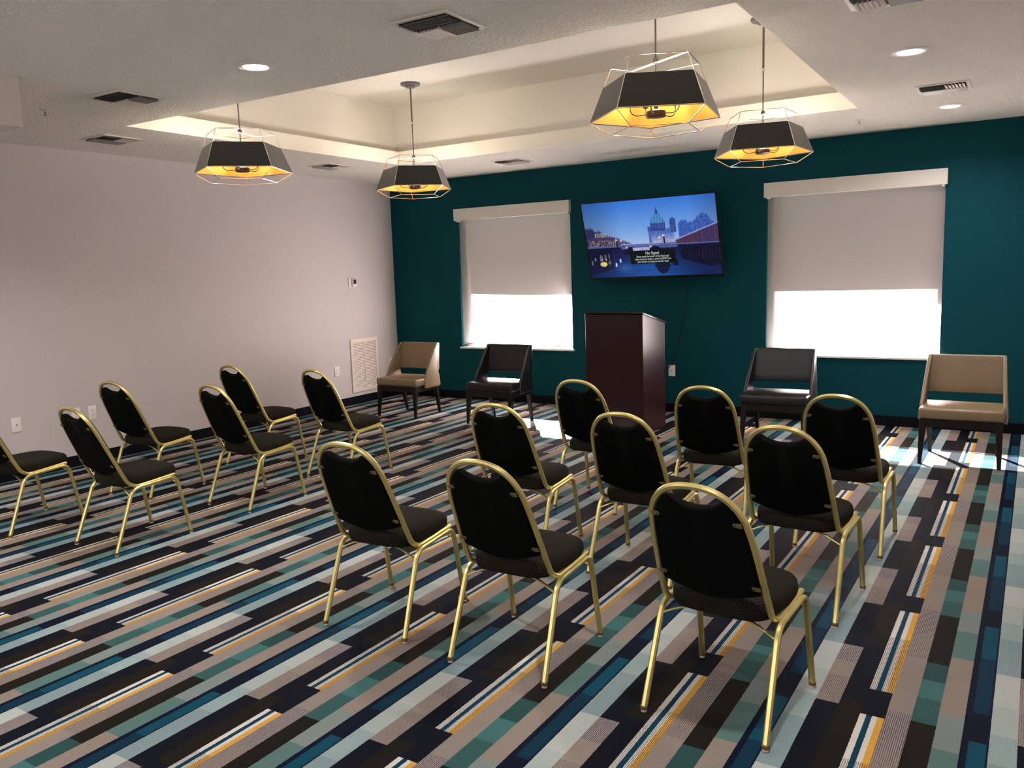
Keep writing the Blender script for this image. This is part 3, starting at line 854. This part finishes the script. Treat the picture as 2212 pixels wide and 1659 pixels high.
e = thing('return_grille', 'tall white louvred return air grille low on the grey wall', 'vent', (0, -.700, .502), PI/2)
gw, gh, fr_ = .524, .70, .045
bm = bmn(); a, b = gw/2, gh/2
box(bm, (-a, -.016, b-fr_), (a, .001, b), .003, 1); box(bm, (-a, -.016, -b), (a, .001, -b+fr_), .003, 1)
box(bm, (-a, -.016, -b+fr_), (-a+fr_, -.001, b-fr_), .003, 1); box(bm, (a-fr_, -.016, -b+fr_), (a, -.001, b-fr_), .003, 1)
box(bm, (-.008, -.014, -b+fr_), (.008, -.001, b-fr_)); obj('frame', bm, M['vent_paint'], e)
bm = bmn(); box(bm, (-a+fr_, -.002, -b+fr_), (a-fr_, -.0008, b-fr_)); obj('backing', bm, M['vent_dark'], e, smooth=False)
ns = 30; zz0 = -b+fr_; dz = (gh-2*fr_)/ns
for xa, xb in ((-a+fr_, -.008), (.008, a-fr_)):
    bm = bmn()
    for i in range(ns):
        zc = zz0+(i+.5)*dz
        prism(bm, [(xa, -.013, zc-.0085), (xa, -.0115, zc-.009), (xa, -.0025, zc+.0065), (xa, -.004, zc+.007)], (xb-xa, 0, 0))
    obj('louvre_bank', bm, M['vent_paint'], e, smooth=False)

# ------------------------------------------------------------------ ceiling fittings
def make_diffuser():
    e = thing('ceiling_diffuser', '', 'vent', (0, 0, 0), 0, 'square curved-blade ceiling vents')
    w = .175; f = .026
    bm = bmn()
    for lo, hi in (((-w, w-f, -.008), (w, w, .001)), ((-w, -w, -.008), (w, -w+f, .001)), ((-w, -w+f, -.008), (-w+f, w-f, .001)), ((w-f, -w+f, -.008), (w, w-f, .001))): box(bm, lo, hi, .002, 1)
    obj('frame', bm, M['vent_paint'], e)
    bm = bmn(); box(bm, (-w+f, -w+f, -.003), (w-f, w-f, -.0008)); obj('duct', bm, M['vent_dark'], e, smooth=False)
    # two fields of curved blades
    def blade(bm, p0, p1, out):
        p0 = Vector(p0); p1 = Vector(p1); out = Vector(out); n = 5; A = []; B = []
        for i in range(n):
            t_ = i/(n-1); off = out*(.020*t_*t_)+Vector((0, 0, -.004-.020*t_+.004*t_*t_))
            A.append((bm.verts.new(p0+off), bm.verts.new(p1+off))); o2 = off+Vector((0, 0, .0))+out*.0012
            B.append((bm.verts.new(p0+o2), bm.verts.new(p1+o2)))
        for i in range(n-1):
            bm.faces.new((A[i][0], A[i][1], A[i+1][1], A[i+1][0])); bm.faces.new((B[i][1], B[i][0], B[i+1][0], B[i+1][1]))
            bm.faces.new((A[i][0], A[i+1][0], B[i+1][0], B[i][0])); bm.faces.new((A[i+1][1], A[i][1], B[i][1], B[i+1][1]))
        bm.faces.new((A[0][0], B[0][0], B[0][1], A[0][1])); bm.faces.new((A[-1][0], A[-1][1], B[-1][1], B[-1][0]))
    g = w-f
    bm = bmn()
    for i in range(6): blade(bm, (-g, .012+.022*i, 0), (g, .012+.022*i, 0), (0, 1, 0))
    obj('blade_bank', bm, M['vent_metal'], e, ang=60)
    bm = bmn()
    for i in range(6): blade(bm, (-g, -.012-.022*i, 0), (-.004, -.012-.022*i, 0), (0, -1, 0))
    obj('blade_bank', bm, M['vent_metal'], e, ang=60)
    bm = bmn()
    for i in range(6): blade(bm, (.010+.022*i, -g, 0), (.010+.022*i, -.004, 0), (1, 0, 0))
    obj('blade_bank', bm, M['vent_paint'], e, ang=60)
    return e
vents = [((4.91, -5.42), PI, 'square ceiling vent nearest the camera, above the middle of the room'),
 ((2.32, -5.42), PI, 'square ceiling vent at upper left, just beyond the bulkhead'),
 ((.80, -4.56), PI/2, 'square ceiling vent close above the near part of the grey wall'),
 ((.83, -1.99), PI/2, 'square ceiling vent above the grey wall between the two left pendants'),
 ((2.50, -.84), 0, 'square ceiling vent above the left window on the teal wall side'),
 ((6.88, -1.92), 0, 'square ceiling vent at right between the two recessed lights'),
 ((6.83, -4.50), PI, 'square ceiling vent cut by the top edge of the photo')]
v0 = make_diffuser()
for i, (p, a, lab) in enumerate(vents):
    if i == 0: v0.location = (*p, H); v0.rotation_euler = (0, 0, a); v0['label'] = lab
    else: dup(v0, (*p, H), a, lab)

def make_downlight():
    e = thing('recessed_light', '', 'ceiling light', (0, 0, 0), 0, 'recessed round ceiling lights')
    bm = bmn(); prof = [(.072, .001), (.104, .001), (.104, -.004), (.098, -.008), (.078, -.009), (.072, -.006)]
    n = 36; rings = [[bm.verts.new((r*math.cos(2*PI*i/n), r*math.sin(2*PI*i/n), z)) for i in range(n)] for r, z in prof]
    for k in range(len(prof)):
        a, b = rings[k], rings[(k+1) % len(prof)]
        for j in range(n): bm.faces.new((a[j], a[(j+1) % n], b[(j+1) % n], b[j]))
    obj('trim_ring', bm, M['trimwhite'], e)
    bm = bmn(); lathe(bm, [(.0715, -.002), (.0715, -.007), (.05, -.012), (.02, -.014)], 32); obj('lens', bm, M['lens'], e)
    return e
def lamp_light(kind, name, loc, power, color, size, parent=None, **kw):
    l = bpy.data.lights.new(name, kind); l.energy = power; l.color = color
    if kind == 'AREA': l.shape = 'DISK'; l.size = size
    else: l.shadow_soft_size = size
    for k, v in kw.items(): setattr(l, k, v)
    o = bpy.data.objects.new(name, l); C.objects.link(o); o.location = loc
    if parent: o.parent = parent
    return o
DOWN = 17.; PEND = 9.; REAR = 36.
downs = [((3.60, -5.44), 'recessed round light on the near ceiling strip above the left block'),
 ((6.80, -3.25), 'recessed round light at upper right, nearer of the right pair'),
 ((6.86, -1.04), 'recessed round light at right close to the teal wall'),
 ((1.20, -6.95), 'added unseen recessed round light under the bulkhead, brightening the grey wall'),  # unseen, added to brighten the left wall
 ((6.80, -6.6), 'added unseen recessed round light for fill on the right side'),  # this and the next two are unseen, added for general fill
 ((3.60, -8.2), 'added unseen recessed round light for fill on the left side'),
 ((6.80, -9.6), 'added unseen recessed round light for fill at the back of the room')]
d0 = make_downlight()
for i, (p, lab) in enumerate(downs):
    hz = 2.605 if p == (1.20, -6.95) else H
    if i == 0: e = d0; e.location = (*p, hz); e['label'] = lab
    else: e = dup(d0, (*p, hz), 0, lab)
    lamp_light('AREA', 'downlight_beam', (*p, hz-.02), DOWN*(.62 if p[1] > -4 else 1.), (1, .97, .96), .13, spread=math.radians(150))

def make_sprinkler():
    e = thing('sprinkler_head', '', 'sprinkler', (0, 0, 0), 0, 'ceiling sprinkler heads')
    bm = bmn(); lathe(bm, [(.014, -.012), (.034, -.006), (.040, .001)], 24); obj('escutcheon', bm, M['vent_paint'], e)
    bm = bmn(); lathe(bm, [(.013, -.040), (.013, -.038), (.004, -.036), (.004, -.010)], 14); obj('deflector', bm, M['steel_dark'], e)
    return e
s0 = make_sprinkler()
for i, (p, lab) in enumerate([((1.575, -5.55), 'small sprinkler head on the ceiling beside the left bulkhead'), ((6.14, -.89), 'small sprinkler head on ceiling above the right window'), ((1.40, -1.19), 'small sprinkler head on ceiling beyond the far left pendant')]):
    if i == 0: s0.location = (*p, H); s0['label'] = lab
    else: dup(s0, (*p, H), 0, lab)

# ------------------------------------------------------------------ pendants
def make_pendant():
    e = thing('pendant_light', '', 'pendant light', (0, 0, 0), 0, 'faceted black and gold pendants')
    A = [math.radians(a) for a in (306, 18, 90, 162, 234)]
    rT, zT, rM, zM, rB, zB = .273, 2.841, .406, 2.538, .274, 2.458
    V_ = lambda r, z, k: Vector((r*math.cos(A[k % 5]), r*math.sin(A[k % 5]), z))
    bm = bmn(); pr = profile_ci(.0029, 6)
    for k in range(5):
        T0, T1, M0, M1, B0, B1 = V_(rT, zT, k), V_(rT, zT, k+1), V_(rM, zM, k), V_(rM, zM, k+1), V_(rB, zB, k), V_(rB, zB, k+1)
        for a, b in ((T0, T1), (M0, M1), (B0, B1), (T0, M0), (M0, B0)): tube(bm, [a, b], pr)
    obj('wire_frame', bm, M['chrome'], e)
    # shade
    tq = .35; rs = rT+(rM-rT)*tq; zs = zT+(zM-zT)*tq
    bm = bmn(); io = .004
    To = [bm.verts.new(V_(rs, zs, k)) for k in range(5)]; Bo = [bm.verts.new(V_(rM-.001, zM+.004, k)) for k in range(5)]
    Ti = [bm.verts.new(V_(rs-io, zs, k)) for k in range(5)]; Bi = [bm.verts.new(V_(rM-.001-io, zM+.004, k)) for k in range(5)]
    for k in range(5):
        j = (k+1) % 5
        bm.faces.new((Bo[k], Bo[j], To[j], To[k])).material_index = 0
        f = bm.faces.new((Ti[k], Ti[j], Bi[j], Bi[k])); f.material_index = 1
        bm.faces.new((To[k], To[j], Ti[j], Ti[k])).material_index = 0
        bm.faces.new((Bo[j], Bo[k], Bi[k], Bi[j])).material_index = 0
    obj('lamp_shade', bm, [M['shade_black'], M['shade_gold']], e, smooth=False)
    # cross bar
    bm = bmn(); p0 = V_(rT, zT, 0); p1 = (V_(rT, zT, 2)+V_(rT, zT, 3))/2
    tube(bm, [p0, p1], profile_sq(.020, .004, .1), side=(p1-p0).cross(Vector((0, 0, 1))).normalized()); obj('cross_bar', bm, M['bar'], e)
    # stem, coupler, canopy
    bm = bmn(); lathe(bm, [(.0075, 3.19), (.0085, 3.20), (.0085, ZC-.04)], 14); st = obj('stem', bm, M['steel_dark'], e)
    bm = bmn(); lathe(bm, [(.0052, 2.60), (.0052, 3.172)], 12); obj('lower_stem', bm, M['steel_dark'], e)
    bm = bmn(); lathe(bm, [(.010, 3.170), (.0125, 3.174), (.0125, 3.192), (.009, 3.196)], 16); obj('coupler', bm, M['chrome'], e)
    bm = bmn(); lathe(bm, [(.012, 2.838), (.016, 2.842), (.016, 2.862), (.008, 2.872)], 16); obj('collar', bm, M['steel_dark'], e)
    bm = bmn(); lathe(bm, [(.012, ZC-.046), (.045, ZC-.042), (.050, ZC-.024), (.094, ZC-.020), (.100, ZC-.012), (.100, ZC+.001)], 36); obj('canopy', bm, M['canopy'], e)
    # cluster
    bm = bmn(); lathe(bm, [(.050, 2.535), (.057, 2.538), (.057, 2.566), (.050, 2.572), (.012, 2.574), (.010, 2.66), (.006, 2.664)], 28); hub = obj('hub', bm, M['hub'], e)
    for k in range(5):
        a = A[k]+.35; d = Vector((math.cos(a), math.sin(a), 0))
        bm = bmn(); tube(bm, fillet([d*.052+Vector((0, 0, 2.553)), d*.115+Vector((0, 0, 2.545)), d*.15+Vector((0, 0, 2.565)), d*.152+Vector((0, 0, 2.622))], .035, 6), profile_ci(.0034, 8))
        arm = obj('arm', bm, M['hub'], e)
        bm = bmn(); c = d*.152; lathe(bm, [(.008, 2.612), (.016, 2.616), (.017, 2.626), (.011, 2.630), (.011, 2.664)], 14, (c.x, c.y, 0)); obj('socket', bm, M['hub'], arm)
        bm = bmn(); lathe(bm, [(.009, 2.665), (.016, 2.682), (.0175, 2.70), (.013, 2.722), (.004, 2.742), (.001, 2.748)], 14, (c.x, c.y, 0)); obj('bulb', bm, M['bulb'], arm)
    return e
pends = [((5.567, -4.205), .459, 'black and gold faceted pendant, largest and highest in the photo'),
 ((5.614, -2.071), .248, 'black and gold faceted pendant hanging above and left of the right window'),
 ((2.121, -2.129), .773-math.radians(144), 'black and gold faceted pendant at the room corner, smallest of four'),
 ((2.042, -4.254), .793-math.radians(72), 'black and gold faceted pendant hanging at far left in front of grey wall')]
p0_ = make_pendant()
for i, (p, a, lab) in enumerate(pends):
    if i == 0: p0_.location = (*p, 0); p0_.rotation_euler = (0, 0, a); p0_['label'] = lab
    else: dup(p0_, (*p, 0), a, lab)
    lamp_light('POINT', 'pendant_glow', (*p, 2.722), PEND, (1, .92, .80), .05)

# ------------------------------------------------------------------ added rear fill, then daylight
# unseen frame added on the rear wall around the fill lamp
bm = bmn()
for a, b in (((1.2, YN, .8), (1.28, YN+.05, 2.4)), ((6.6, YN, .8), (6.68, YN+.05, 2.4)), ((1.28, YN, .8), (6.6, YN+.05, .88)), ((1.28, YN, 2.32), (6.6, YN+.05, 2.4)), ((3.9, YN, .88), (3.97, YN+.05, 2.32))): box(bm, a, b)
struct('window_3', bm, M['vinyl_white'])
l = bpy.data.lights.new('rear_fill_light', 'AREA'); l.shape = 'RECTANGLE'; l.size = 5.2; l.size_y = 1.4; l.energy = REAR; l.color = (.97, .98, 1)  # soft fill lamp added to brighten the room from behind
ro_ = bpy.data.objects.new('rear_fill_light', l); C.objects.link(ro_); ro_.location = (3.95, YN+.03, 1.6); ro_.rotation_euler = (PI/2, 0, 0)
TE = math.atan(.59)
sd = Vector((.575*math.cos(TE), -.818*math.cos(TE), -math.sin(TE)))
l = bpy.data.lights.new('sun', 'SUN'); l.energy = 290; l.angle = math.radians(.6); l.color = (1, .97, .97)
so = bpy.data.objects.new('sun', l); C.objects.link(so); so.rotation_euler = sd.to_track_quat('-Z', 'Y').to_euler(); so.location = (0, 12, 8)
w = bpy.data.worlds.new('sky'); S.world = w; w.use_nodes = True; nt = w.node_tree
bg = nt.nodes['Background']; sk = nt.nodes.new('ShaderNodeTexSky'); sk.sky_type = 'NISHITA'; sk.sun_disc = False
sk.sun_elevation = TE; sk.sun_rotation = math.atan2(-.575, .818)
nt.links.new(sk.outputs[0], bg.inputs[0]); bg.inputs[1].default_value = .012

# ------------------------------------------------------------------ camera
yaw, pitch, roll = -.5597891, -.1362923, -.0334537
cy, sy = math.cos(yaw), math.sin(yaw); cp, sp_ = math.cos(pitch), math.sin(pitch); cr, sr = math.cos(roll), math.sin(roll)
f = Vector((sy*cp, cy*cp, sp_)); r0 = Vector((cy, -sy, 0)); u0 = r0.cross(f)
Rr = cr*r0+sr*u0; Uu = -sr*r0+cr*u0
cam = bpy.data.cameras.new('camera'); co = bpy.data.objects.new('camera', cam); C.objects.link(co)
co.matrix_world = Matrix.Translation((7.44457, -8.89137, 1.66722)) @ Matrix((Rr, Uu, -f)).transposed().to_4x4()
cam.sensor_fit = 'HORIZONTAL'; cam.sensor_width = 36; cam.lens = 36*1769.906/2212; cam.clip_start = .05; cam.clip_end = 200
S.camera = co
S.view_settings.view_transform = 'Standard'; S.view_settings.look = 'None'; S.view_settings.gamma = 1
S.view_settings.exposure = 1.0
